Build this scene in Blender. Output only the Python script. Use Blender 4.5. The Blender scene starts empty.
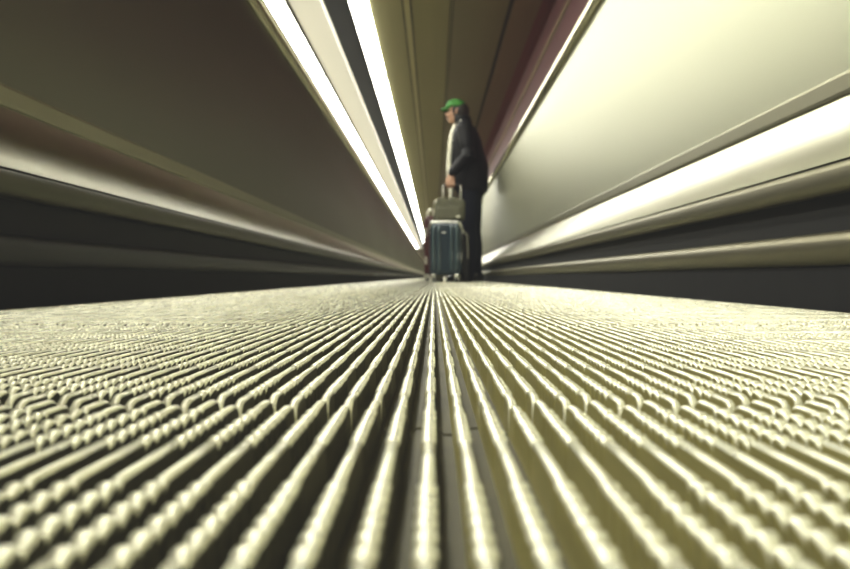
import bpy, bmesh, math, random
import numpy as np
from mathutils import Vector, Matrix

random.seed(7)
COL = bpy.context.scene.collection
PI = math.pi

# ------------------------------------------------------------------ materials
def lin(c):
    return tuple(((v / 255) / 12.92 if v / 255 <= 0.04045 else (((v / 255) + 0.055) / 1.055) ** 2.4) for v in c) + (1.0,)

def mat(name, color, rough=0.5, metal=0.0, noise=0.0, scale=(8, 8, 8), bump=0.0, bscale=40, rvar=0.0, spec=0.5, aniso=0.0, coat=0.0):
    m = bpy.data.materials.new(name); m.use_nodes = True
    nt = m.node_tree; b = nt.nodes['Principled BSDF']
    b.inputs['Base Color'].default_value = color
    b.inputs['Roughness'].default_value = rough
    b.inputs['Metallic'].default_value = metal
    b.inputs['Specular IOR Level'].default_value = spec
    b.inputs['Coat Weight'].default_value = coat
    tc = nt.nodes.new('ShaderNodeTexCoord')
    mp = nt.nodes.new('ShaderNodeMapping'); mp.inputs['Scale'].default_value = scale
    nt.links.new(tc.outputs['Object'], mp.inputs['Vector'])
    nz = nt.nodes.new('ShaderNodeTexNoise'); nz.inputs['Scale'].default_value = 1.0; nz.inputs['Detail'].default_value = 4
    nt.links.new(mp.outputs['Vector'], nz.inputs['Vector'])
    if noise > 0:
        mx = nt.nodes.new('ShaderNodeMix'); mx.data_type = 'RGBA'
        mx.inputs['A'].default_value = tuple(max(0, c * (1 - noise)) for c in color[:3]) + (1,)
        mx.inputs['B'].default_value = tuple(min(1, c * (1 + noise)) for c in color[:3]) + (1,)
        nt.links.new(nz.outputs['Fac'], mx.inputs['Factor'])
        nt.links.new(mx.outputs['Result'], b.inputs['Base Color'])
    if rvar > 0:
        mr = nt.nodes.new('ShaderNodeMapRange')
        mr.inputs['To Min'].default_value = max(0.02, rough - rvar); mr.inputs['To Max'].default_value = min(1, rough + rvar)
        nt.links.new(nz.outputs['Fac'], mr.inputs['Value'])
        nt.links.new(mr.outputs['Result'], b.inputs['Roughness'])
    if bump > 0:
        bp = nt.nodes.new('ShaderNodeBump'); bp.inputs['Strength'].default_value = bump; bp.inputs['Distance'].default_value = 0.002
        n2 = nt.nodes.new('ShaderNodeTexNoise'); n2.inputs['Scale'].default_value = bscale; n2.inputs['Detail'].default_value = 3
        nt.links.new(tc.outputs['Object'], n2.inputs['Vector'])
        nt.links.new(n2.outputs['Fac'], bp.inputs['Height'])
        nt.links.new(bp.outputs['Normal'], b.inputs['Normal'])
    return m

def emit(name, color, strength):
    m = bpy.data.materials.new(name); m.use_nodes = True
    b = m.node_tree.nodes['Principled BSDF']
    b.inputs['Base Color'].default_value = (0.8, 0.8, 0.75, 1)
    b.inputs['Emission Color'].default_value = color
    b.inputs['Emission Strength'].default_value = strength
    return m

M = dict(
    alu=mat('ribbed aluminium', (0.88, 0.85, 0.63, 1), 0.27, 0.45, noise=0.22, scale=(60, 14, 60), rvar=0.08),
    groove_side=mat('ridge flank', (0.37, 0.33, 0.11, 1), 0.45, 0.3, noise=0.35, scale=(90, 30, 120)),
    groove_dark=mat('shaded ridge flank', (0.036, 0.033, 0.018, 1), 0.55, 0.1, noise=0.4, scale=(90, 30, 120)),  # flanks turned away from the tubes, shade painted in
    groove=mat('shaded groove bottom', (0.085, 0.078, 0.038, 1), 0.6, 0.1, noise=0.55, scale=(90, 40, 120)),  # colour darkened for the shade down in the grooves
    steel=mat('brushed steel', (0.46, 0.47, 0.345, 1), 0.45, 1.0, noise=0.05, scale=(1, 0.4, 4), rvar=0.06),
    steel_dark=mat('shaded brushed steel', (0.16, 0.158, 0.118, 1), 0.42, 1.0, noise=0.05, scale=(1, 0.4, 4), rvar=0.06),  # left panel: brushed steel with its shade put into the colour
    steel_cove=mat('satin steel cladding', (0.44, 0.43, 0.33, 1), 0.29, 1.0, noise=0.04, scale=(1, 0.5, 3), rvar=0.04),
    steel_lip=mat('olive steel lip', (0.30, 0.29, 0.20, 1), 0.42, 0.9, noise=0.05, scale=(1, 0.5, 6)),
    olive_trim=mat('olive trim', (0.185, 0.172, 0.108, 1), 0.40, 0.85, noise=0.05, scale=(1, 0.5, 6)),
    tan_shaded=mat('shaded tan trim', (0.016, 0.016, 0.013, 1), 0.5, 0.3, noise=0.05, scale=(1, 0.5, 6)),  # left lower moulding, darkened in colour to stand for its shade
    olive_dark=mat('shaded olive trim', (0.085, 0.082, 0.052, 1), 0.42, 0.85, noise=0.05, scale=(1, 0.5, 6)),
    tan_trim=mat('tan trim', (0.155, 0.142, 0.085, 1), 0.40, 0.85, noise=0.05, scale=(1, 0.5, 6)),
    gap=mat('dark gap', (0.016, 0.016, 0.015, 1), 0.7, 0.0, noise=0.2, scale=(1, 1, 8), spec=0.15),
    brush=mat('black brush', (0.011, 0.011, 0.011, 1), 0.8, 0.0, noise=0.3, scale=(50, 50, 6), spec=0.15),
    rail_bright=mat('polished rail', (0.75, 0.72, 0.5, 1), 0.25, 1.0, noise=0.03),
    rubber=mat('black rubber', (0.025, 0.024, 0.024, 1), 0.45, 0.0, noise=0.1),
    olive_ceiling=mat('olive ceiling panel', (0.36, 0.335, 0.155, 1), 0.55, 0.2, noise=0.10, scale=(9, 0.5, 1)),
    brown_ceiling=mat('brown ceiling panel', (0.27, 0.24, 0.13, 1), 0.5, 0.25, noise=0.10, scale=(7, 0.4, 1)),
    russet_ceiling=mat('russet ceiling panel', (0.28, 0.205, 0.125, 1), 0.5, 0.25, noise=0.14, scale=(7, 0.4, 1)),
    red_ceiling=mat('burgundy ceiling panel', (0.22, 0.055, 0.062, 1), 0.45, 0.1, noise=0.1, scale=(5, 0.3, 3)),
    red=mat('burgundy wall', (0.13, 0.040, 0.042, 1), 0.45, 0.1, noise=0.12, scale=(5, 0.3, 3)),
    joint=mat('dark joint', (0.05, 0.045, 0.03, 1), 0.6, 0.2, noise=0.1),
    bead_trim=mat('pale joint strip', (0.60, 0.56, 0.30, 1), 0.4, 0.4, noise=0.05),
    black_ceiling=mat('black ceiling void', (0.012, 0.012, 0.011, 1), 0.8, 0.0, noise=0.2),
    cream=emit('glowing cream panel', (1.0, 0.95, 0.72, 1), 0.50),
    tube=emit('lit tube', (1.0, 0.985, 0.88, 1), 25.0),
    housing=mat('white fixture', (0.7, 0.68, 0.55, 1), 0.4, 0.0, noise=0.03),
    wall=mat('grey brown wall', (0.20, 0.18, 0.12, 1), 0.7, 0.0, noise=0.15, scale=(2, 1, 2)),
    concrete=mat('dark floor', (0.10, 0.095, 0.07, 1), 0.6, 0.0, noise=0.2, scale=(6, 6, 6)),
    skin=mat('skin', (0.50, 0.29, 0.18, 1), 0.5, 0.0, noise=0.06, scale=(30, 30, 30)),
    hair=mat('dark hair', (0.022, 0.017, 0.012, 1), 0.6, 0.0, noise=0.3, scale=(80, 80, 20), bump=0.5, bscale=120),
    cap=mat('green cloth', (0.035, 0.20, 0.022, 1), 0.75, 0.0, noise=0.15, scale=(40, 40, 40), bump=0.2, bscale=300),
    jacket=mat('black jacket cloth', (0.006, 0.006, 0.007, 1), 0.62, 0.0, noise=0.25, scale=(14, 14, 14), bump=0.4, bscale=60, spec=0.2),
    strap=mat('pale strap', (0.55, 0.53, 0.42, 1), 0.35, 0.3, noise=0.05),
    shirt=mat('pale shirt cloth', (0.85, 0.83, 0.66, 1), 0.8, 0.0, noise=0.08, scale=(20, 20, 20), bump=0.3, bscale=80),
    jeans=mat('navy denim', (0.006, 0.008, 0.016, 1), 0.75, 0.0, noise=0.25, scale=(30, 30, 12), bump=0.3, bscale=120, spec=0.2),
    shoe=mat('black shoe leather', (0.014, 0.013, 0.012, 1), 0.4, 0.0, noise=0.1),
    sole=mat('grey sole', (0.10, 0.10, 0.09, 1), 0.7, 0.0, noise=0.1),
    blue=mat('blue shell', (0.020, 0.036, 0.048, 1), 0.28, 0.15, noise=0.08, scale=(10, 10, 10), coat=0.3),
    blue_rib=mat('pale blue rib', (0.085, 0.125, 0.135, 1), 0.25, 0.3, noise=0.1, scale=(10, 10, 3), coat=0.3),
    chrome=mat('satin aluminium', (0.78, 0.78, 0.68, 1), 0.3, 0.8, noise=0.03),
    blackp=mat('black plastic', (0.018, 0.018, 0.018, 1), 0.4, 0.0, noise=0.1),
    olive_bag=mat('olive canvas', (0.095, 0.094, 0.054, 1), 0.8, 0.0, noise=0.15, scale=(25, 25, 25), bump=0.4, bscale=150),
    maroon=mat('maroon shell', (0.055, 0.010, 0.009, 1), 0.4, 0.0, noise=0.1, scale=(10, 10, 10)),
    black_bag=mat('black nylon', (0.015, 0.015, 0.016, 1), 0.6, 0.0, noise=0.2, scale=(25, 25, 25), bump=0.3, bscale=150),
    eye=mat('eye', (0.05, 0.04, 0.03, 1), 0.2, 0.0, noise=0.05),
    lip=mat('lip', (0.45, 0.20, 0.15, 1), 0.5, 0.0, noise=0.05),
)

# ------------------------------------------------------------------ object helpers
def link(name, me, m=None, parent=None, smooth=False):
    o = bpy.data.objects.new(name, me); COL.objects.link(o)
    if m is not None and not me.materials:
        me.materials.append(m)
    if parent is not None:
        o.parent = parent
    if smooth:
        me.polygons.foreach_set('use_smooth', [True] * len(me.polygons))
    return o

def mesh(name, verts, faces):
    me = bpy.data.meshes.new(name); me.from_pydata([tuple(v) for v in verts], [], faces); me.update()
    return me

def obj_bm(name, bm, m, parent=None, smooth=False):
    bmesh.ops.recalc_face_normals(bm, faces=bm.faces)
    me = bpy.data.meshes.new(name); bm.to_mesh(me); bm.free()
    return link(name, me, m, parent, smooth)

def tag(o, label=None, cat=None, group=None, kind=None):
    if label: o['label'] = label
    if cat: o['category'] = cat
    if group: o['group'] = group
    if kind: o['kind'] = kind
    return o

def empty(name, loc, rz=0.0):
    o = bpy.data.objects.new(name, None); COL.objects.link(o)
    o.location = loc; o.rotation_euler = (0, 0, rz); o.empty_display_size = 0.05
    return o

def struct(o):
    o['kind'] = 'structure'; return o

def add_box(bm, c, s, bevel=0.0, rot=None):
    r = bmesh.ops.create_cube(bm, size=1.0)
    vs = r['verts']
    bmesh.ops.scale(bm, vec=Vector(s), verts=vs)
    if bevel > 0:
        es = list({e for v in vs for e in v.link_edges})
        g = bmesh.ops.bevel(bm, geom=es, offset=bevel, segments=2, affect='EDGES', profile=0.5)
        vs = list({v for f in g['faces'] for v in f.verts} | {v for v in vs if v.is_valid})
    if rot is not None:
        bmesh.ops.rotate(bm, cent=(0, 0, 0), matrix=rot, verts=vs)
    bmesh.ops.translate(bm, vec=Vector(c), verts=vs)

def add_tube(bm, pts, radii, n=14, caps=True, flat=None):
    """rounded tube along pts; radii scalar or (ra, rb) per point; flat: reference axis for ra"""
    P = [Vector(p) for p in pts]
    rings = []
    ref = Vector(flat) if flat else Vector((0.31, 0.17, 0.93))
    for i, p in enumerate(P):
        t = (P[min(i + 1, len(P) - 1)] - P[max(i - 1, 0)]).normalized()
        a = (ref - t * ref.dot(t))
        if a.length < 1e-4: a = Vector((1, 0, 0)) - t * t.x
        a.normalize(); b = t.cross(a)
        r = radii[i] if isinstance(radii, (list, tuple)) else radii
        ra, rb = r if isinstance(r, (list, tuple)) else (r, r)
        rings.append((p, a, b, ra, rb, t))
    full = []
    def ring(p, a, b, ra, rb):
        return [bm.verts.new(p + a * (ra * math.cos(2 * PI * k / n)) + b * (rb * math.sin(2 * PI * k / n))) for k in range(n)]
    p, a, b, ra, rb, t = rings[0]
    if caps:
        rm = min(ra, rb)
        for f in (0.35, 0.75):
            full.append(ring(p - t * rm * math.sqrt(1 - f * f), a, b, ra * f, rb * f))
    for p, a, b, ra, rb, t in rings:
        full.append(ring(p, a, b, ra, rb))
    if caps:
        rm = min(ra, rb)
        for f in (0.75, 0.35):
            full.append(ring(p + t * rm * math.sqrt(1 - f * f), a, b, ra * f, rb * f))
    for r0, r1 in zip(full, full[1:]):
        for k in range(n):
            bm.faces.new((r0[k], r0[(k + 1) % n], r1[(k + 1) % n], r1[k]))
    bm.faces.new(full[0][::-1]); bm.faces.new(full[-1])

def add_rings(bm, rings, n=28):
    """stack of horizontal ellipses (z, cx, cy, rx, ry)"""
    R = []
    for z, cx, cy, rx, ry in rings:
        R.append([bm.verts.new((cx + rx * math.cos(2 * PI * k / n), cy + ry * math.sin(2 * PI * k / n), z)) for k in range(n)])
    for a, b in zip(R, R[1:]):
        for k in range(n):
            bm.faces.new((a[k], a[(k + 1) % n], b[(k + 1) % n], b[k]))
    bm.faces.new(R[0][::-1]); bm.faces.new(R[-1])

def add_ball(bm, c, r, seg=20, rot=None):
    g = bmesh.ops.create_uvsphere(bm, u_segments=seg, v_segments=seg // 2 + 2, radius=1.0)
    vs = g['verts']
    bmesh.ops.scale(bm, vec=Vector(r), verts=vs)
    if rot is not None: bmesh.ops.rotate(bm, cent=(0, 0, 0), matrix=rot, verts=vs)
    bmesh.ops.translate(bm, vec=Vector(c), verts=vs)

def fuse(name, bm, m, parent, voxel, smooth_it=4, cut=None):
    """one continuous surface out of overlapping closed shapes"""
    bmesh.ops.recalc_face_normals(bm, faces=bm.faces)
    me = bpy.data.meshes.new(name + '_raw'); bm.to_mesh(me); bm.free()
    t = bpy.data.objects.new(name + '_raw', me); COL.objects.link(t)
    rm = t.modifiers.new('r', 'REMESH'); rm.mode = 'VOXEL'; rm.voxel_size = voxel; rm.use_smooth_shade = True
    sm = t.modifiers.new('s', 'SMOOTH'); sm.iterations = smooth_it; sm.factor = 0.5
    dg = bpy.context.evaluated_depsgraph_get()
    new = bpy.data.meshes.new_from_object(t.evaluated_get(dg))
    bpy.data.objects.remove(t); bpy.data.meshes.remove(me)
    new.name = name; new.materials.clear()
    return link(name, new, m, parent, True)

def extrude(name, prof, y0, y1, m, parent=None, smooth=False):
    """profile of (x, z) points swept along y"""
    n = len(prof)
    v = [(x, y0, z) for x, z in prof] + [(x, y1, z) for x, z in prof]
    f = [(i, i + 1, n + i + 1, n + i) for i in range(n - 1)]
    return link(name, mesh(name, v, f), m, parent, smooth)

def rounded_box(s, r, n=10, deform=None, power=1.0):
    """box with rounded edges, each side an n x n grid; deform(p, nrm) moves points"""
    bm = bmesh.new()
    g = bmesh.ops.create_cube(bm, size=2.0)
    bmesh.ops.subdivide_edges(bm, edges=bm.edges[:], cuts=n, use_grid_fill=True)
    h = Vector(s) * 0.5
    core = Vector((max(h.x - r, 1e-4), max(h.y - r, 1e-4), max(h.z - r, 1e-4)))
    for v in bm.verts:
        q = Vector((v.co.x * h.x, v.co.y * h.y, v.co.z * h.z))
        k = Vector((max(-core.x, min(core.x, q.x)), max(-core.y, min(core.y, q.y)), max(-core.z, min(core.z, q.z))))
        d = q - k
        if d.length > 1e-6:
            p = k + d.normalized() * r
        else:
            p = q
        v.co = deform(p, v.co.copy()) if deform else p
    return bm

def ring_box(bm, sx, sz, r, y, depth, thick, n=6):
    """rounded rectangular band in the xz plane, centre z = 0"""
    pts = []
    for cx, cz, a0 in ((sx / 2 - r, sz / 2 - r, 0), (-sx / 2 + r, sz / 2 - r, 90), (-sx / 2 + r, -sz / 2 + r, 180), (sx / 2 - r, -sz / 2 + r, 270)):
        for k in range(n + 1):
            a = math.radians(a0 + 90 * k / n)
            pts.append((cx, cz, math.cos(a), math.sin(a)))
    N = len(pts); R = []
    for (yy, off) in ((y - depth / 2, r), (y - depth / 2, r + thick), (y + depth / 2, r + thick), (y + depth / 2, r)):
        R.append([bm.verts.new((cx + c * off, yy, cz + s_ * off)) for cx, cz, c, s_ in pts])
    for j in range(4):
        a, b = R[j], R[(j + 1) % 4]
        for k in range(N):
            bm.faces.new((a[k], a[(k + 1) % N], b[(k + 1) % N], b[k]))

# ------------------------------------------------------------------ the tunnel
CEIL = 2.595
YB, YE = -5.0, 54.0
struct(extrude('floor', [(-1.62, -0.05), (1.12, -0.05)], YB, YE, M['concrete']))
struct(extrude('wall_left', [(-1.62, -0.05), (-1.62, 2.70)], YB, YE, M['wall']))
wr = bmesh.new()
struct(extrude('wall_right', [(1.12, -0.05), (1.12, CEIL - 0.001)], YB, YE, M['red']))
for nm, y in (('wall_far', YE), ('wall_near', YB)):
    struct(link(nm, mesh(nm, [(-1.62, y, -0.05), (1.12, y, -0.05), (1.12, y, 2.70), (-1.62, y, 2.70)], [(0, 1, 2, 3)]), M['wall']))
struct(extrude('trim_1', [(1.118, 2.30), (1.10, 2.31), (1.10, 2.34), (1.118, 2.35)], YB, YE, M['russet_ceiling']))

def ceiling_mesh():
    # (x0, x1, z, material) strips from left to right
    G = CEIL + 0.018
    strips = [(-1.62, -1.045, CEIL + 0.10, 'black_ceiling'), (-1.045, -0.615, CEIL + 0.10, 'black_ceiling'),
              (-0.612, -0.300, CEIL, 'olive_ceiling'), (-0.300, -0.285, G, 'joint'), (-0.285, -0.225, CEIL - 0.006, 'bead_trim_dim'),
              (-0.225, -0.210, G, 'joint'), (-0.210, 0.150, CEIL, 'olive_ceiling'), (0.150, 0.165, G, 'joint'), (0.165, 0.172, CEIL, 'bead_trim_dim'),
              (0.172, 0.188, G, 'joint'), (0.188, 0.700, CEIL, 'brown_ceiling'), (0.700, 0.745, G, 'joint'), (0.745, 1.0, CEIL, 'russet_ceiling'), (1.0, 1.12, CEIL, 'red_ceiling')]
    names = []
    v, f, mi = [], [], []
    px = None
    for x0, x1, z, mn in strips:
        if mn not in names: names.append(mn)
        i = len(v)
        v += [(x0, YB, z), (x1, YB, z), (x1, YE, z), (x0, YE, z)]
        f.append((i, i + 3, i + 2, i + 1)); mi.append(names.index(mn))
        if px is not None and abs(px - z) > 1e-6:
            j = len(v); v += [(x0, YB, px), (x0, YB, z), (x0, YE, z), (x0, YE, px)]
            f.append((j, j + 1, j + 2, j + 3)); mi.append(names.index(mn))
        px = z
    me = mesh('ceiling', v, f)
    for mn in names: me.materials.append(M[mn])
    me.polygons.foreach_set('material_index', mi)
    return me
M['bead_trim_dim'] = mat('dim joint strip', (0.50, 0.46, 0.22, 1), 0.45, 0.3, noise=0.05)
struct(link('ceiling', ceiling_mesh()))
# cream panel given a glow for the light on it, and its dark edge
struct(extrude('trim_2', [(-1.335, CEIL + 0.06), (-1.335, CEIL - 0.01), (-1.05, CEIL - 0.01), (-1.05, CEIL + 0.06)], YB, YE, M['cream']))
struct(extrude('trim_3', [(-1.375, CEIL + 0.05), (-1.375, CEIL - 0.02), (-1.34, CEIL - 0.02), (-1.34, CEIL + 0.05)], YB, YE, M['joint']))
struct(extrude('trim_4', [(-1.62, CEIL - 0.02), (-1.592, CEIL - 0.02), (-1.592, CEIL + 0.06)], YB, YE, M['olive_trim']))

# rows of fluorescent luminaires
def luminaire(width):
    r = empty('ceiling_light', (0, 0, 0))
    w, L = width, 2.42
    bm = bmesh.new(); add_box(bm, (0, 0, 0.03), (w, L, 0.09), 0.006)
    obj_bm('housing', bm, M['housing'], r)
    # trough shaped lit diffuser, hanging under the housing
    prof = [(-w / 2 + 0.006, -0.015), (-w / 2 + 0.012, -0.035), (-w / 4, -0.048), (0, -0.052), (w / 4, -0.048), (w / 2 - 0.012, -0.035), (w / 2 - 0.006, -0.015)]
    n = len(prof)
    v = [(x, -L / 2 + 0.01, z) for x, z in prof] + [(x, L / 2 - 0.01, z) for x, z in prof]
    f = [(i, n + i, n + i + 1, i + 1) for i in range(n - 1)] + [tuple(range(n)), tuple(range(2 * n - 1, n - 1, -1)), (0, n - 1, 2 * n - 1, n)]
    link('diffuser', mesh('diffuser', v, f), M['tube'], r)
    return r
def copy_tree(o):
    c = o.copy(); COL.objects.link(c)
    for ch in o.children:
        d = ch.copy(); COL.objects.link(d); d.parent = c
    return c
for x, w, lab, grp in ((-1.475, 0.175, 'lit fluorescent tube fitting in the row along the left tunnel wall', 'tube lights along the left wall'),
                       (-0.700, 0.19, 'lit fluorescent tube fitting in the row between dark slot and olive ceiling', 'tube lights beside the olive ceiling')):
    proto = luminaire(w)
    for k in range(23):
        o = proto if k == 0 else copy_tree(proto)
        o.location = (x, -3.6 + 2.5 * k, CEIL + 0.02)
        tag(o, lab, 'ceiling light', grp)

# ------------------------------------------------------------------ balustrades
def balustrade(sgn, U, label):
    r = empty('balustrade', (sgn * U, 0, -0.05))
    tag(r, label, 'balustrade')
    y0, y1 = -4.2, 50.0
    def ex(name, prof, m, smooth=False):
        return extrude(name, [(sgn * u, z + 0.05) for u, z in prof], y0, y1, M[m], r, smooth)
    ex('skirt_brush', [(0.004, -0.05), (0.004, -0.002), (0.0, 0.0), (0.0, 0.059), (0.006, 0.061)], 'brush')
    ex('lower_moulding', [(0.004, 0.059), (-0.003, 0.062), (-0.008, 0.070), (-0.0105, 0.082), (-0.010, 0.092), (-0.006, 0.101), (0.0, 0.105), (0.014, 0.106)], 'tan_trim' if sgn > 0 else 'tan_shaded', True)
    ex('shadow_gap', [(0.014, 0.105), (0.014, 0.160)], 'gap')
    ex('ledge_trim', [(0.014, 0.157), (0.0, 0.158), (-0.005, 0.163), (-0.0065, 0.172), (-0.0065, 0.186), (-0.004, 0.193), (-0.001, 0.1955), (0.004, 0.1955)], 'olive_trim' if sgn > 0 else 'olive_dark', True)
    ex('ledge_seam', [(0.004, 0.1950), (0.004, 0.1995)], 'gap')
    # concave arc: leans back at the foot, steeper towards the top
    cove, u, z = [(0.0, 0.0)], 0.0, 0.0
    for k in range(20):
        a = math.radians(77 - 32 * (1 - (k + 0.5) / 20) ** 1.3)
        u += math.cos(a); z += math.sin(a); cove.append((u, z))
    k = 0.106 / z
    cove = [(a * k, 0.199 + b * k) for a, b in cove]
    du = cove[-1][0] - 0.047
    ru = 0.030
    ex('cove_cladding', cove, 'steel_cove', True)
    ex('panel_trim', [(0.048 + du, 0.302), (0.043 + du, 0.304), (0.042 + du, 0.309), (0.042 + du, 0.331), (0.043 + du, 0.336), (0.052 + du, 0.340)], 'steel_lip')
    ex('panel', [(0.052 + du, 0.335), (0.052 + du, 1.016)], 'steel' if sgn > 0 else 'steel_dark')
    ex('rail_profile', [(0.056 + du, 1.012), (0.050, 1.012), (ru + 0.004, 1.018), (ru, 1.024), (ru, 1.042), (ru + 0.004, 1.048), (0.060, 1.052)], 'rail_bright')
    ex('handrail', [(0.062, 1.050), (0.055, 1.056), (0.055, 1.066), (0.064, 1.076), (0.085, 1.082), (0.106, 1.076), (0.115, 1.066), (0.115, 1.056), (0.108, 1.050)], 'rubber', True)
    ex('outer_cladding', [(0.06, 1.051), (0.135, 1.050), (0.145, 1.04), (0.145, 0.003)], 'steel_lip')
    return r
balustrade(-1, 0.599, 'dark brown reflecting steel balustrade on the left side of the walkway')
balustrade(1, 0.531, 'brightly lit brushed steel balustrade on the right side of the walkway')

# ------------------------------------------------------------------ ribbed walkway
PL, PITCH = 0.351, 0.0100
JOINT0 = 0.221
def pallet_mesh(name, detail=True):
    x_left, x_right = -0.596, 0.528
    xo = -0.0014
    k0 = int(math.floor((x_left - xo) / PITCH)) + 1
    k1 = int(math.floor((x_right - xo) / PITCH))
    # stations along y, with the bead state of each
    st = []     # (y, dz_top, dw)
    end = 0.0045
    st.append((0.0016, -0.0078, 0.0))
    for fr, dz in ((0.10, -0.0026), (0.28, -0.0013), (0.55, -0.0004), (1.0, 0.0)):
        st.append((0.0016 + end * fr, dz, 0.0))
    bands = []
    for b in range(5):
        c = (0.1856 + 0.0702 * b) - (JOINT0 - PL) - PL
        bands.append(c)
    bands = sorted([(0.2558 + 0.0702 * b) - JOINT0 for b in range(5)])
    nb, bp = 6, 0.0063
    for c in bands:
        s = c - nb * bp / 2
        st.append((s - 0.0010, 0.0, 0.0))
        for j in range(nb):
            y = s + j * bp
            st += [(y, -0.0030, -0.0008), (y + bp * 0.14, -0.0016, -0.0004), (y + bp * 0.27, -0.0004, 0.0003), (y + bp * 0.40, 0.0002, 0.0006), (y + bp * 0.60, 0.0002, 0.0006), (y + bp * 0.73, -0.0004, 0.0003), (y + bp * 0.86, -0.0016, -0.0004)]
        st.append((s + nb * bp, -0.0030, -0.0008))
        st.append((s + nb * bp + 0.0010, 0.0, 0.0))
    for fr, dz in ((1.0, 0.0), (0.55, -0.0004), (0.28, -0.0013), (0.10, -0.0026)):
        st.append((PL - 0.0016 - end * fr, dz, 0.0))
    st.append((PL - 0.0016, -0.0078, 0.0))
    if not detail:
        st = [(0.0016, -0.0078, 0.0), (0.003, -0.003, 0.0), (0.0060, -0.0008, 0.0)]
        for c in bands:
            s = c - nb * bp / 2
            st += [(s - 0.001, 0.0, 0.0), (s, -0.0004, 0.0003), (s + nb * bp, -0.0004, 0.0003), (s + nb * bp + 0.001, 0.0, 0.0)]
        st += [(PL - 0.006, -0.0008, 0.0), (PL - 0.003, -0.003, 0.0), (PL - 0.0016, -0.0078, 0.0)]
    st.sort(key=lambda a: a[0])
    ys = np.array([s[0] for s in st]); dz = np.array([s[1] for s in st]); dw = np.array([s[2] for s in st])
    NS = len(st)
    sec_x = np.array([-0.0050, -0.0020, -0.0016, -0.0011, 0.0, 0.0011, 0.0016, 0.0020])
    sec_z = np.array([-0.0120, -0.0120, -0.0012, -0.0003, 0.0, -0.0003, -0.0012, -0.0120])
    top = np.array([0, 0, 1, 1, 1, 1, 1, 0.0]); wid = np.array([0, 0, -1, -0.7, 0, 0.7, 1, 0.0])
    rng = np.random.default_rng(3)
    V = []
    nr = k1 - k0 + 1
    for k in range(k0, k1 + 1):
        cx = xo + k * PITCH
        sh = 0.0045 if k % 2 == 0 else -0.0045
        w0 = np.clip(1 - ys / 0.03, 0, 1) + np.clip(1 - (PL - ys) / 0.03, 0, 1)
        w0 = np.where(w0 > 0, np.minimum(1, w0 * 1.5), 0)
        yy = ys + sh * w0
        jit = 1 + rng.normal(0, 0.22, NS)
        X = cx + sec_x[None, :] + dw[:, None] * wid[None, :]
        Z = sec_z[None, :] + (dz * np.where(np.abs(dz) < 0.0031, jit, 1))[:, None] * top[None, :]
        Y = np.repeat(yy[:, None], 8, 1)
        V.append(np.stack([X, Y, Z], -1))
    # closing groove edge on the right
    cx = xo + (k1 + 1) * PITCH - 0.0050
    last = np.stack([np.full(NS, cx), ys, np.full(NS, -0.0120)], -1)[:, None, :]
    A = np.concatenate(V + [last], axis=1)          # NS x (8*nr+1) x 3
    # underside skirt at both ends
    W = A.shape[1]
    front = A[0].copy(); front[:, 2] = -0.03; back = A[-1].copy(); back[:, 2] = -0.03
    A = np.concatenate([front[None], A, back[None]], 0)
    H = A.shape[0]
    idx = np.arange(H * W).reshape(H, W)
    q = np.stack([idx[:-1, :-1], idx[:-1, 1:], idx[1:, 1:], idx[1:, :-1]], -1)
    # shade put into the colour: dark groove bottoms, darkest on right-hand ridge sides
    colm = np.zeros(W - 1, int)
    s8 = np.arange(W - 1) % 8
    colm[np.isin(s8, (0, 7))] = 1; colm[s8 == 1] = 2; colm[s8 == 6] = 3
    mi = np.repeat(colm[None, :], H - 1, 0)
    me = bpy.data.meshes.new(name)
    F = q.reshape(-1, 4)
    me.vertices.add(H * W); me.vertices.foreach_set('co', A.reshape(-1).astype(np.float32))
    me.loops.add(F.size); me.loops.foreach_set('vertex_index', F.reshape(-1).astype(np.int32))
    me.polygons.add(len(F)); me.polygons.foreach_set('loop_start', np.arange(0, F.size, 4, dtype=np.int32))
    me.polygons.foreach_set('loop_total', np.full(len(F), 4, dtype=np.int32))
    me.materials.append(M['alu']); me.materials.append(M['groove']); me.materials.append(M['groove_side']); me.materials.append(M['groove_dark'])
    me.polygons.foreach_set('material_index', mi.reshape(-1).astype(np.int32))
    sm = np.repeat(np.isin(s8, (2, 3, 4, 5))[None, :], H - 1, 0)
    me.polygons.foreach_set('use_smooth', sm.reshape(-1))
    me.update(); me.validate()
    return me

walk = empty('moving_walkway', (0, 0, -0.05))
tag(walk, 'ribbed cream metal moving walkway belt running down the tunnel between the balustrades', 'moving walkway')
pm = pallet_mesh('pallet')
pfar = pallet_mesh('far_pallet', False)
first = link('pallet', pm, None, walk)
y_first = JOINT0 - 3 * PL
NP = 100
first.location = (0, y_first, 0.05)
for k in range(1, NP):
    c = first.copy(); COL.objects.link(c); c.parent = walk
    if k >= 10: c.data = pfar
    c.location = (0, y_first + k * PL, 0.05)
# the distant rest of the belt
yF = y_first + NP * PL
prof = []
for k in range(-59, 53):
    cx = -0.0014 + k * PITCH
    prof += [(cx - 0.0050, 0.0395), (cx - 0.0025, 0.0395), (cx - 0.0017, 0.05), (cx + 0.0017, 0.05), (cx + 0.0025, 0.0395)]
fo = extrude('distant_pallets', prof, yF, 49.5, M['alu'], walk); fo['kind'] = 'stuff'
bm = bmesh.new(); add_box(bm, (-0.034, 24, 0.008), (1.10, 54, 0.012))
obj_bm('carrier_track', bm, M['gap'], walk)

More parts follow.
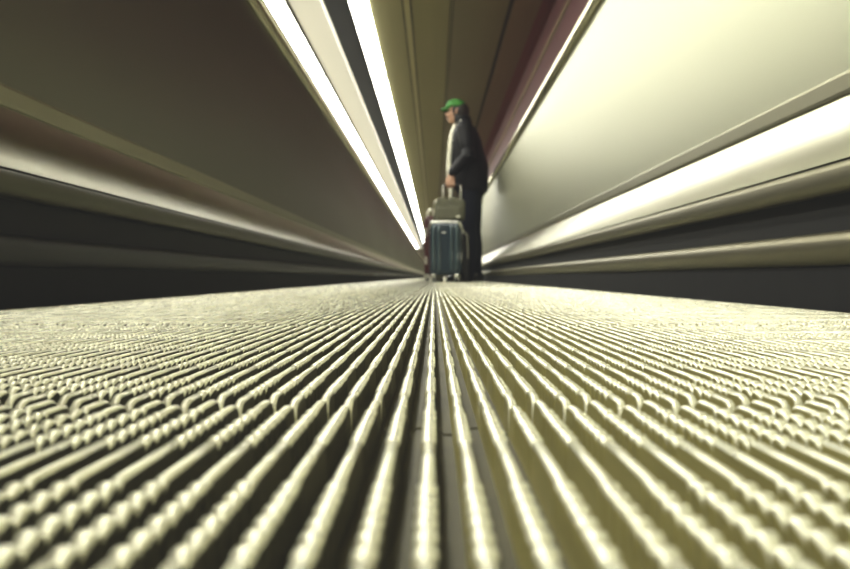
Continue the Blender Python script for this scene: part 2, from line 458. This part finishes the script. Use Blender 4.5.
# ------------------------------------------------------------------ blue suitcase
SX, SY, SROT = 0.116, 5.53, math.radians(-10)
def wheels(root, xs, ys, zt=0.055, r=0.024, m1='blackp'):
    for x in xs:
        for y in ys:
            bm = bmesh.new(); add_box(bm, (x, y, zt), (0.040, 0.040, 0.03), 0.006); add_box(bm, (x - 0.017, y, 0.036), (0.005, 0.03, 0.05), 0.001); add_box(bm, (x + 0.017, y, 0.036), (0.005, 0.03, 0.05), 0.001)
            f = obj_bm('caster', bm, M['chrome'], root)
            bm = bmesh.new()
            bmesh.ops.create_cone(bm, cap_ends=True, segments=20, radius1=r, radius2=r, depth=0.024)
            bmesh.ops.bevel(bm, geom=[e for e in bm.edges if abs(e.verts[0].co.z - e.verts[1].co.z) < 1e-6], offset=0.004, segments=2, affect='EDGES')
            bmesh.ops.rotate(bm, cent=(0, 0, 0), matrix=Matrix.Rotation(PI / 2, 3, 'Y'), verts=bm.verts)
            bmesh.ops.translate(bm, vec=(x, y, r), verts=bm.verts)
            obj_bm('wheel', bm, M[m1], f)

suit = empty('suitcase', (SX, SY, 0.0), SROT)
tag(suit, 'blue ribbed hard-shell suitcase on spinner wheels standing before the man', 'suitcase')
SW, SD, SH, ZB = 0.292, 0.205, 0.490, 0.062
def rib_deform(p, u):
    # vertical ribs pressed in the front and back face
    x = p.x / (SW / 2)
    prof_ = 0.0
    for c, w in ((-0.72, 0.10), (-0.40, 0.10), (0.40, 0.10), (0.72, 0.10), (-0.56, 0.03), (0.56, 0.03)):
        prof_ += math.exp(-((x - c) / w) ** 4) * (1 if w > 0.05 else 0)
    fz = max(0.0, 1 - (abs(p.z) / (SH / 2 - 0.035)) ** 8) if abs(p.z) < SH / 2 - 0.035 else 0.0
    q = p.copy()
    if abs(p.y) > SD / 2 - 0.012:
        q.y += math.copysign(0.015 * prof_ * fz, p.y)
    return q
bm = rounded_box((SW, SD, SH), 0.036, 44, rib_deform)
bmesh.ops.translate(bm, vec=(0, 0, ZB + SH / 2), verts=bm.verts)
sh_ = obj_bm('shell', bm, M['blue'], suit, True)
sh_.data.materials.append(M['blue_rib'])
for p_ in sh_.data.polygons:
    u_ = p_.center.x / (SW / 2)
    if abs(p_.center.y) > SD / 2 - 0.004 and min(abs(abs(u_) - 0.40), abs(abs(u_) - 0.72)) < 0.085 and ZB + 0.04 < p_.center.z < ZB + SH - 0.04:
        p_.material_index = 1  # ribs coloured paler than the shell
bm = bmesh.new(); ring_box(bm, SW, SH, 0.036, 0.0, 0.016, 0.004); bmesh.ops.translate(bm, vec=(0, 0, ZB + SH / 2), verts=bm.verts)
obj_bm('zip_band', bm, M['blackp'], suit)
# bright guard along the upper front edge
bm = bmesh.new()
zt = ZB + SH
add_tube(bm, [(-SW / 2 + 0.002, -SD / 2 + 0.012, zt - 0.060), (-SW / 2 + 0.010, -SD / 2 + 0.006, zt - 0.026), (-SW / 2 + 0.032, -SD / 2 + 0.007, zt - 0.008), (0, -SD / 2 + 0.008, zt - 0.006),
              (SW / 2 - 0.032, -SD / 2 + 0.007, zt - 0.008), (SW / 2 - 0.010, -SD / 2 + 0.006, zt - 0.026), (SW / 2 - 0.002, -SD / 2 + 0.012, zt - 0.060)], 0.0105, 12)
bmesh.ops.translate(bm, vec=(0, 0, 0.001), verts=bm.verts)
obj_bm('corner_guard', bm, M['chrome'], suit, True)
bm = bmesh.new(); add_box(bm, (-0.01, -SD / 2 - 0.002, ZB + 0.385), (0.036, 0.006, 0.014), 0.0025)
obj_bm('badge', bm, M['chrome'], suit)
for s in (-1, 1):
    bm = bmesh.new(); add_box(bm, (s * (SW / 2 + 0.004), -0.03, ZB + 0.40), (0.012, 0.03, 0.05), 0.004)
    obj_bm('latch', bm, M['chrome'], suit)
wheels(suit, (-0.105, 0.105), (-0.070, 0.070), zt=0.056)
# telescopic handle
HZ = 0.905
hx0, hx1, hy = -0.048, 0.120, 0.090
th = None
bm = bmesh.new()
add_tube(bm, [(hx0 + 0.012, hy, HZ), (hx1 - 0.012, hy, HZ)], 0.0125, 14)
grip = obj_bm('telescopic_handle', bm, M['blackp'], suit, True)
for x in (hx0, hx1):
    bm = bmesh.new(); add_tube(bm, [(x, hy, ZB + SH - 0.05), (x, hy, 0.72)], 0.0085, 12); add_tube(bm, [(x, hy, 0.70), (x, hy, HZ - 0.006)], 0.0065, 12)
    obj_bm('handle_pole', bm, M['chrome'], grip, True)

# ------------------------------------------------------------------ olive bag lying on the blue suitcase
bag = empty('travel_bag', (0.135, 5.505, ZB + SH + 0.006), math.radians(-8))
tag(bag, 'olive canvas travel bag resting on top of the blue suitcase', 'bag')
BW, BD, BH = 0.290, 0.125, 0.205
def bag_def(p, u):
    t = (p.z + BH / 2) / BH
    q = p.copy()
    q.x = p.x * (1 - 0.03 * t) + (0.030 * t if p.x < 0 else 0.012 * t)
    q.y = p.y * (1 - 0.42 * t)
    q.z = p.z + 0.006 * math.sin(p.x * 34) * t - 0.010 * (p.x / BW) * t
    sag = math.exp(-((p.z + 0.03) / 0.05) ** 2)
    q.y += math.copysign(0.010 * sag * math.cos(p.x * 9), p.y) if abs(p.y) > 0.02 else 0
    q.y += 0.004 * math.sin(p.x * 55 + p.z * 40) * (1 if p.y < 0 else 0)
    return q
bm = rounded_box((BW, BD, BH), 0.030, 22, bag_def); bmesh.ops.translate(bm, vec=(0, 0, BH / 2), verts=bm.verts)
obj_bm('body', bm, M['olive_bag'], bag, True)
def pocket_def(p, u):
    q = p.copy(); t = (p.z + 0.06) / 0.12; q.y += 0.02 * t; return q
bm = rounded_box((0.225, 0.030, 0.115), 0.012, 10, pocket_def); bmesh.ops.translate(bm, vec=(0.004, -BD / 2 - 0.004, 0.066), verts=bm.verts)
obj_bm('front_pocket', bm, M['olive_bag'], bag, True)
bm = bmesh.new(); add_box(bm, (0.095, -BD / 2 - 0.021, 0.030), (0.032, 0.005, 0.018), 0.002)
obj_bm('tag', bm, M['shirt'], bag)
bm = bmesh.new(); add_tube(bm, [(-0.10, -0.004, BH - 0.006), (-0.085, -0.004, BH + 0.006), (-0.03, -0.004, BH + 0.012), (0.04, -0.004, BH + 0.010), (0.085, -0.004, BH + 0.000), (0.095, -0.004, BH - 0.010)], 0.0055, 10)
obj_bm('carry_handle', bm, M['olive_bag'], bag, True)
bm = bmesh.new(); add_tube(bm, [(-0.118, -0.03, 0.195), (-0.140, -0.035, 0.150), (-0.150, -0.036, 0.100), (-0.146, -0.03, 0.05)], [(0.007, 0.003)] * 4, 10)
obj_bm('shoulder_strap', bm, M['strap'], bag, True)

# ------------------------------------------------------------------ maroon suitcase behind, edge on
red = empty('suitcase', (-0.002, 5.845, 0.0), math.radians(4))
tag(red, 'maroon suitcase seen edge-on, half hidden behind the blue suitcase', 'suitcase')
RW, RD, RH, RZ = 0.185, 0.30, 0.575, 0.058
bm = rounded_box((RW, RD, RH), 0.035, 14); bmesh.ops.translate(bm, vec=(0, 0, RZ + RH / 2), verts=bm.verts)
obj_bm('shell', bm, M['maroon'], red, True)
bm = bmesh.new()
ring_box(bm, RD, RH, 0.035, 0.0, 0.014, 0.004)
bmesh.ops.rotate(bm, cent=(0, 0, 0), matrix=Matrix.Rotation(PI / 2, 3, 'Z'), verts=bm.verts)
bmesh.ops.translate(bm, vec=(0, 0, RZ + RH / 2), verts=bm.verts)
obj_bm('zip_band', bm, M['blackp'], red)
for z in (0.20, 0.465):
    bm = bmesh.new(); add_box(bm, (-RW / 2 + 0.008, -RD / 2 - 0.002, z), (0.022, 0.014, 0.075), 0.005)
    obj_bm('side_foot', bm, M['strap'], red)
bm = bmesh.new(); add_tube(bm, [(-0.062, -0.10, RZ + RH - 0.012), (-0.068, -0.10, RZ + RH + 0.030), (-0.050, -0.10, RZ + RH + 0.054), (-0.020, -0.10, RZ + RH + 0.048), (-0.008, -0.10, RZ + RH + 0.020), (-0.006, -0.10, RZ + RH - 0.012)], 0.016, 14)
o = obj_bm('carry_handle', bm, M['shirt'], red, True); o['label'] = 'pale padded carry handle'
wheels(red, (-0.066, 0.066), (-0.115, 0.115), zt=0.054)

# ------------------------------------------------------------------ black upright bag between suitcase and legs
bb = empty('backpack', (0.262, 5.690, 0.0), math.radians(-6))
tag(bb, 'black backpack with pale piping wedged between blue suitcase and legs', 'backpack')
def pack_def(p, u):
    t = (p.z + 0.24) / 0.48
    q = p.copy(); k = 1 - 0.30 * max(0, t - 0.55) ** 1.5
    q.x *= k; q.y *= (1 - 0.35 * t); return q
bm = rounded_box((0.150, 0.105, 0.48), 0.040, 16, pack_def); bmesh.ops.translate(bm, vec=(0, 0, 0.241), verts=bm.verts)
obj_bm('body', bm, M['black_bag'], bb, True)
bm = bmesh.new()
pts = [(0.012, -0.040, 0.485), (0.034, -0.036, 0.465), (0.052, -0.040, 0.43), (0.056, -0.044, 0.37), (0.060, -0.047, 0.28), (0.061, -0.049, 0.22)]
add_tube(bm, pts, 0.0045, 8)
obj_bm('piping', bm, M['strap'], bb, True)
bm = bmesh.new(); add_tube(bm, [(-0.02, 0, 0.472), (-0.018, 0, 0.50), (0.0, 0, 0.508), (0.018, 0, 0.50), (0.02, 0, 0.472)], 0.006, 10)
obj_bm('grab_loop', bm, M['black_bag'], bb, True)

# ------------------------------------------------------------------ the man
MX, MY, MR = 0.337, 5.93, math.radians(-8)
man = empty('person', (MX, MY, 0.0), MR)
tag(man, 'person in green cap, black jacket and dark jeans holding the suitcase handle', 'person')
def world_of(root_loc, rz, p):
    return Matrix.Translation(root_loc) @ Matrix.Rotation(rz, 4, 'Z') @ Vector(p)
gripw = world_of((SX, SY, 0), SROT, ((hx0 + hx1) / 2 - 0.012, hy, HZ))
gl = (Matrix.Translation((MX, MY, 0)) @ Matrix.Rotation(MR, 4, 'Z')).inverted() @ gripw
bx, by, bz = gl
HC = Vector((-0.118, 0.0, 1.672))        # head centre
SHL, ELL, WRL = Vector((-0.015, -0.185, 1.475)), Vector((0.030, -0.262, 1.200)), Vector((bx + 0.008, by - 0.004, bz + 0.105))
SHR, ELR, WRR = Vector((-0.015, 0.185, 1.475)), Vector((0.045, 0.255, 1.195)), Vector((-0.030, 0.262, 0.945))

bm = bmesh.new()
# skull, jaw, face
add_ball(bm, HC + Vector((0.012, 0, 0.022)), (0.096, 0.074, 0.092), 28)
add_ball(bm, HC + Vector((-0.020, 0, -0.030)), (0.066, 0.060, 0.080), 24)
add_ball(bm, HC + Vector((-0.046, 0, -0.078)), (0.034, 0.036, 0.028), 18)
add_tube(bm, [HC + Vector((-0.078, 0, 0.022)), HC + Vector((-0.100, 0, -0.014)), HC + Vector((-0.096, 0, -0.020))], [0.008, 0.013, 0.012], 12)   # nose
add_tube(bm, [HC + Vector((-0.070, -0.036, 0.028)), HC + Vector((-0.084, 0, 0.030)), HC + Vector((-0.070, 0.036, 0.028))], 0.010, 10)             # brow
add_tube(bm, [HC + Vector((-0.074, -0.018, -0.050)), HC + Vector((-0.086, 0, -0.050)), HC + Vector((-0.074, 0.018, -0.050))], 0.009, 10)          # mouth
for s in (-1, 1):
    add_tube(bm, [HC + Vector((0.004, s * 0.070, -0.026)), HC + Vector((0.012, s * 0.080, 0.006)), HC + Vector((0.018, s * 0.078, 0.020))], [0.010, 0.015, 0.010], 12, flat=(1, 0, 0))
    add_ball(bm, HC + Vector((-0.048, s * 0.040, -0.024)), (0.028, 0.022, 0.026), 14)
# neck, torso, limbs
add_tube(bm, [HC + Vector((0.030, 0, -0.03)), (-0.070, 0, 1.555), (-0.045, 0, 1.48)], [(0.058, 0.056), (0.058, 0.058), (0.075, 0.085)], 20)
add_rings(bm, [(0.86, 0.03, 0, 0.09, 0.15), (0.98, 0.02, 0, 0.105, 0.165), (1.12, 0.01, 0, 0.095, 0.145), (1.28, -0.01, 0, 0.115, 0.165), (1.40, -0.02, 0, 0.115, 0.175), (1.48, -0.03, 0, 0.085, 0.155), (1.52, -0.04, 0, 0.055, 0.09)], 28)
add_tube(bm, [SHL, (SHL + ELL) / 2, ELL, (ELL + WRL) / 2, WRL], [0.056, 0.050, 0.042, 0.038, (0.029, 0.023)], 16)
add_tube(bm, [SHR, (SHR + ELR) / 2, ELR, (ELR + WRR) / 2, WRR], [0.056, 0.050, 0.042, 0.038, (0.029, 0.023)], 16)
FL, FR = Vector((0.010, -0.095, 0.0)), Vector((0.060, 0.095, 0.0))
for hip, foot, kn in ((Vector((0.02, -0.085, 0.90)), FL, Vector((0.012, -0.095, 0.49))), (Vector((0.03, 0.085, 0.90)), FR, Vector((0.042, 0.098, 0.49)))):
    add_tube(bm, [hip, (hip + kn) / 2, kn, kn + (foot - kn) * 0.35 + Vector((0.012, 0, 0)), foot + Vector((0.0, 0, 0.085))], [0.085, 0.072, 0.055, 0.053, 0.038], 18)
    add_tube(bm, [foot + Vector((0.045, 0, 0.05)), foot + Vector((-0.06, 0, 0.05)), foot + Vector((-0.15, 0, 0.038))], [(0.032, 0.030), (0.036, 0.028), (0.038, 0.020)], 14, flat=(0, 1, 0))
# left hand: closed around the handle bar (bar runs front to back through the fist)
P = lambda x, y, z: Vector((bx + x, by + y, bz + z))
add_tube(bm, [WRL, P(0.004, -0.006, 0.075), P(0.0, -0.012, 0.040), P(0.0, -0.018, 0.024)], [(0.026, 0.020), (0.036, 0.017), (0.041, 0.016), (0.040, 0.012)], 18, flat=(1, 0, 0))
for i, (fx, ln) in enumerate(((-0.033, 0.95), (-0.0110, 1.05), (0.0110, 1.0), (0.032, 0.85))):
    add_tube(bm, [P(fx, -0.017, 0.026), P(fx * 1.05, -0.025, 0.006), P(fx * 1.05, -0.021 , -0.014 * ln), P(fx, 0.0, -0.0235 * ln), P(fx * 0.95, 0.017, -0.014 * ln)], [0.0098, 0.0096, 0.0088, 0.0082, 0.0072], 12)
add_tube(bm, [P(-0.024, -0.004, 0.066), P(-0.040, 0.012, 0.040), P(-0.038, 0.022, 0.016), P(-0.026, 0.024, 0.000)], [0.014, 0.0115, 0.0098, 0.0080], 12)
# right hand hanging, softly curled
Q = lambda x, y, z: WRR + Vector((x, y, z))
add_tube(bm, [Q(0, 0, 0), Q(-0.004, 0.0, -0.035), Q(-0.008, -0.003, -0.085)], [(0.027, 0.019), (0.038, 0.016), (0.040, 0.013)], 18, flat=(1, 0, 0))
for fx, ln in ((-0.033, 0.9), (-0.011, 1.05), (0.011, 1.0), (0.031, 0.8)):
    add_tube(bm, [Q(-0.008 + fx, -0.003, -0.085), Q(-0.010 + fx * 1.08, -0.007, -0.085 - 0.036 * ln), Q(-0.014 + fx * 1.05, -0.020, -0.085 - 0.062 * ln), Q(-0.016 + fx, -0.034, -0.085 - 0.072 * ln)], [0.0098, 0.0092, 0.0084, 0.0074], 12)
add_tube(bm, [Q(-0.026, -0.004, -0.022), Q(-0.050, -0.012, -0.050), Q(-0.056, -0.022, -0.078), Q(-0.054, -0.028, -0.094)], [0.014, 0.0115, 0.0098, 0.0080], 12)
body = fuse('body', bm, M['skin'], man, 0.0048, 3)

for s in (-1, 1):
    bm = bmesh.new(); add_ball(bm, HC + Vector((-0.0745, s * 0.031, 0.006)), (0.0085, 0.0115, 0.0075), 12)
    obj_bm('eye', bm, M['eye'], man, True)
bm = bmesh.new(); add_tube(bm, [HC + Vector((-0.078, -0.020, -0.050)), HC + Vector((-0.0945, 0, -0.049)), HC + Vector((-0.078, 0.020, -0.050))], [(0.004, 0.003), (0.006, 0.004), (0.004, 0.003)], 10)
obj_bm('lips', bm, M['lip'], man, True)

# hair: back and sides of the head, down to the collar
bm = bmesh.new()
add_ball(bm, HC + Vector((0.036, 0, 0.012)), (0.096, 0.087, 0.096), 26)
add_ball(bm, HC + Vector((0.040, 0, -0.050)), (0.076, 0.078, 0.085), 24)
for s in (-1, 1):
    add_tube(bm, [HC + Vector((-0.022, s * 0.070, 0.030)), HC + Vector((-0.020, s * 0.071, -0.005)), HC + Vector((-0.018, s * 0.066, -0.030))], [0.014, 0.012, 0.008], 10)
fuse('hair', bm, M['hair'], man, 0.007, 3)

# cap: dome, band and visor
bm = bmesh.new()
n, cc = 32, HC + Vector((0.004, 0, 0.044))
rows = []
for a in (0, 8, 20, 34, 48, 62, 76):
    a = math.radians(a)
    rows.append([bm.verts.new(cc + Vector((0.109 * math.cos(a) ** 0.8 * math.cos(2 * PI * k / n), 0.086 * math.cos(a) ** 0.8 * math.sin(2 * PI * k / n), 0.088 * math.sin(a) - 0.012 * math.cos(2 * PI * k / n) * math.cos(a)))) for k in range(n)])
tip = bm.verts.new(cc + Vector((0, 0, 0.0885)))
for r0, r1 in zip(rows, rows[1:]):
    for k in range(n): bm.faces.new((r0[k], r0[(k + 1) % n], r1[(k + 1) % n], r1[k]))
for k in range(n): bm.faces.new((rows[-1][k], rows[-1][(k + 1) % n], tip))
crown = obj_bm('cap', bm, M['cap'], man, True)
sd = crown.modifiers.new('t', 'SOLIDIFY'); sd.thickness = 0.004
bm = bmesh.new()
vt = []
for j in range(6):
    t = j / 5
    row = []
    for k in range(15):
        a = math.radians(-66 + 132 * k / 14)
        ex_ = 0.060 * t * max(0.0, math.cos(a)) ** 0.7
        row.append(bm.verts.new(cc + Vector((-(0.106 * math.cos(a) + ex_), 0.086 * math.sin(a) * (1 - 0.10 * t), 0.010 - 0.020 * t * t - 0.018 * math.sin(a) ** 2 + 0.002))))
    vt.append(row)
for r0, r1 in zip(vt, vt[1:]):
    for k in range(14): bm.faces.new((r0[k], r0[k + 1], r1[k + 1], r1[k]))
vis = obj_bm('visor', bm, M['cap'], crown, True)
sd = vis.modifiers.new('t', 'SOLIDIFY'); sd.thickness = 0.004
bm = bmesh.new(); add_ball(bm, cc + Vector((0, 0, 0.089)), (0.007, 0.007, 0.004), 10)
obj_bm('button', bm, M['cap'], crown, True)

# jacket
bm = bmesh.new()
add_rings(bm, [(0.875, 0.035, 0, 0.150, 0.195), (0.90, 0.038, 0, 0.160, 0.202), (1.00, 0.030, 0, 0.168, 0.210), (1.10, 0.026, 0, 0.176, 0.212), (1.17, 0.020, 0, 0.174, 0.212), (1.28, 0.0, 0, 0.160, 0.212),
               (1.38, -0.015, 0, 0.148, 0.212), (1.46, -0.026, 0, 0.130, 0.200), (1.515, -0.034, 0, 0.104, 0.150), (1.545, -0.040, 0, 0.085, 0.105), (1.575, -0.048, 0, 0.080, 0.086), (1.600, -0.052, 0, 0.080, 0.082)], 32)
def sleeve(S, E, W):
    d = (W - E)
    return [S, S + (E - S) * 0.35, S + (E - S) * 0.7, E, E + d * 0.4, E + d * 0.75, E + d * 0.93], [0.083, 0.076, 0.068, 0.066, 0.060, 0.054, 0.047]
for S, E, W in ((SHL, ELL, WRL), (SHR, ELR, WRR)):
    p_, r_ = sleeve(S, E, W); add_tube(bm, p_, r_, 18)
    # folds round the elbow
    for k in range(3):
        c = E + (S - E) * (0.10 * (k - 1)); add_ball(bm, c, (0.072, 0.070, 0.016), 14)
jk = fuse('jacket', bm, M['jacket'], man, 0.009, 5)
# raised collar
bm = bmesh.new()
prev = None
for z, r_, t_ in ((1.555, 0.094, 0), (1.585, 0.092, 0), (1.622, 0.088, 0)):
    row = [bm.verts.new((-0.048 - (z - 1.555) * 0.25 + (r_ - 0.004) * math.cos(a), r_ * math.sin(a), z + 0.012 * math.cos(a))) for a in [math.radians(-150 + 300 * k / 24) for k in range(25)]]
    if prev:
        for k in range(24): bm.faces.new((prev[k], prev[k + 1], row[k + 1], row[k]))
    prev = row
col = obj_bm('collar', bm, M['jacket'], jk, True)
sd = col.modifiers.new('t', 'SOLIDIFY'); sd.thickness = 0.010
# shoulder tab with two studs, left shoulder
bm = bmesh.new(); add_tube(bm, [(-0.060, -0.125, 1.553), (-0.050, -0.165, 1.560), (-0.035, -0.205, 1.548)], [(0.026, 0.004)] * 3, 12, flat=(1, 0, 0))
st_ = obj_bm('shoulder_tab', bm, M['jacket'], jk, True)
for x, y, z in ((-0.090, -0.195, 1.515), (-0.050, -0.250, 1.528)):
    bm = bmesh.new(); add_ball(bm, (x, y, z), (0.009, 0.007, 0.009), 12)
    obj_bm('stud', bm, M['chrome'], st_, True)
bm = bmesh.new(); add_tube(bm, [(-0.135, -0.095, 1.32), (-0.148, -0.095, 1.18), (-0.135, -0.10, 1.02), (-0.118, -0.10, 0.90)], [(0.010, 0.006)] * 4, 10)
obj_bm('front_placket', bm, M['jacket'], jk, True)

# pale shirt showing at the open front, hanging below the hem
bm = bmesh.new()
pts, rad = [], []
for x, z, w, t_ in ((-0.122, 1.545, 0.050, 0.030), (-0.150, 1.46, 0.070, 0.032), (-0.165, 1.36, 0.090, 0.032), (-0.172, 1.24, 0.095, 0.034), (-0.180, 1.12, 0.095, 0.036), (-0.172, 1.00, 0.095, 0.034), (-0.160, 0.90, 0.095, 0.030), (-0.158, 0.80, 0.092, 0.024)):
    pts.append((x, 0.004, z)); rad.append((w, t_))
add_tube(bm, pts, rad, 24, flat=(0, 1, 0))
fuse('shirt', bm, M['shirt'], man, 0.008, 4)

# trousers and shoes
bm = bmesh.new()
add_rings(bm, [(0.80, 0.030, 0, 0.110, 0.175), (0.88, 0.030, 0, 0.120, 0.180), (0.97, 0.025, 0, 0.122, 0.182), (1.02, 0.02, 0, 0.118, 0.178)], 28)
for hip, foot, kn in ((Vector((0.024, -0.088, 0.88)), FL, Vector((0.016, -0.097, 0.49))), (Vector((0.036, 0.088, 0.88)), FR, Vector((0.046, 0.100, 0.49)))):
    add_tube(bm, [hip, (hip + kn) / 2, kn + Vector((0, 0, 0.06)), kn, kn + (foot - kn) * 0.30 + Vector((0.014, 0, 0)), kn + (foot - kn) * 0.6 + Vector((0.012, 0, 0)), foot + Vector((0.008, 0, 0.10)), foot + Vector((0.004, 0, 0.055))],
             [0.103, 0.090, 0.077, 0.074, 0.072, 0.066, 0.064, 0.066], 20)
    add_ball(bm, foot + Vector((0.0, 0, 0.13)), (0.070, 0.068, 0.016), 16)
fuse('trousers', bm, M['jeans'], man, 0.009, 4)
for foot in (FL, FR):
    bm = bmesh.new()
    add_tube(bm, [foot + Vector((0.062, 0, 0.050)), foot + Vector((0.0, 0, 0.062)), foot + Vector((-0.07, 0, 0.052)), foot + Vector((-0.155, 0, 0.040)), foot + Vector((-0.195, 0, 0.034))], [(0.040, 0.040), (0.043, 0.048), (0.048, 0.038), (0.050, 0.028), (0.036, 0.018)], 20, flat=(0, 1, 0))
    sh = fuse('shoe', bm, M['shoe'], man, 0.006, 3)
    bm = bmesh.new()
    n = 28; lo, hi = [], []
    for k in range(n):
        a = 2 * PI * k / n
        p = foot + Vector((-0.068 + 0.156 * math.cos(a), (0.047 - 0.006 * math.cos(a)) * math.sin(a), 0))
        lo.append(bm.verts.new(p + Vector((0, 0, 0.0006)))); hi.append(bm.verts.new(p + Vector((0, 0, 0.022))))
    for k in range(n): bm.faces.new((lo[k], lo[(k + 1) % n], hi[(k + 1) % n], hi[k]))
    bm.faces.new(lo[::-1]); bm.faces.new(hi)
    obj_bm('sole', bm, M['sole'], sh)

# ------------------------------------------------------------------ world, camera, view
w = bpy.data.worlds.new('world'); bpy.context.scene.world = w; w.use_nodes = True
w.node_tree.nodes['Background'].inputs['Color'].default_value = (0.9, 0.85, 0.6, 1)
w.node_tree.nodes['Background'].inputs['Strength'].default_value = 0.02
cam = bpy.data.cameras.new('camera'); co = bpy.data.objects.new('camera', cam); COL.objects.link(co)
co.location = (0, 0, 0.045); co.rotation_euler = (PI / 2, 0, 0)
cam.sensor_width = 36; cam.lens = 600 * 36 / 850
cam.shift_x = (425 - 434) / 850; cam.shift_y = -7.5 / 850
cam.clip_start = 0.005; cam.clip_end = 200
cam.dof.use_dof = True; cam.dof.focus_distance = 0.40; cam.dof.aperture_fstop = 10.0; cam.dof.aperture_blades = 0
bpy.context.scene.camera = co
vs = bpy.context.scene.view_settings
vs.view_transform = 'Standard'; vs.look = 'None'; vs.exposure = 0.0

# slightly faded blacks, as in the print
vs.use_curve_mapping = True
cm = vs.curve_mapping
cm.initialize()
c = cm.curves[3]
c.points[0].location = (0.0, 0.0125); c.points[1].location = (1.0, 1.0)
cm.update()
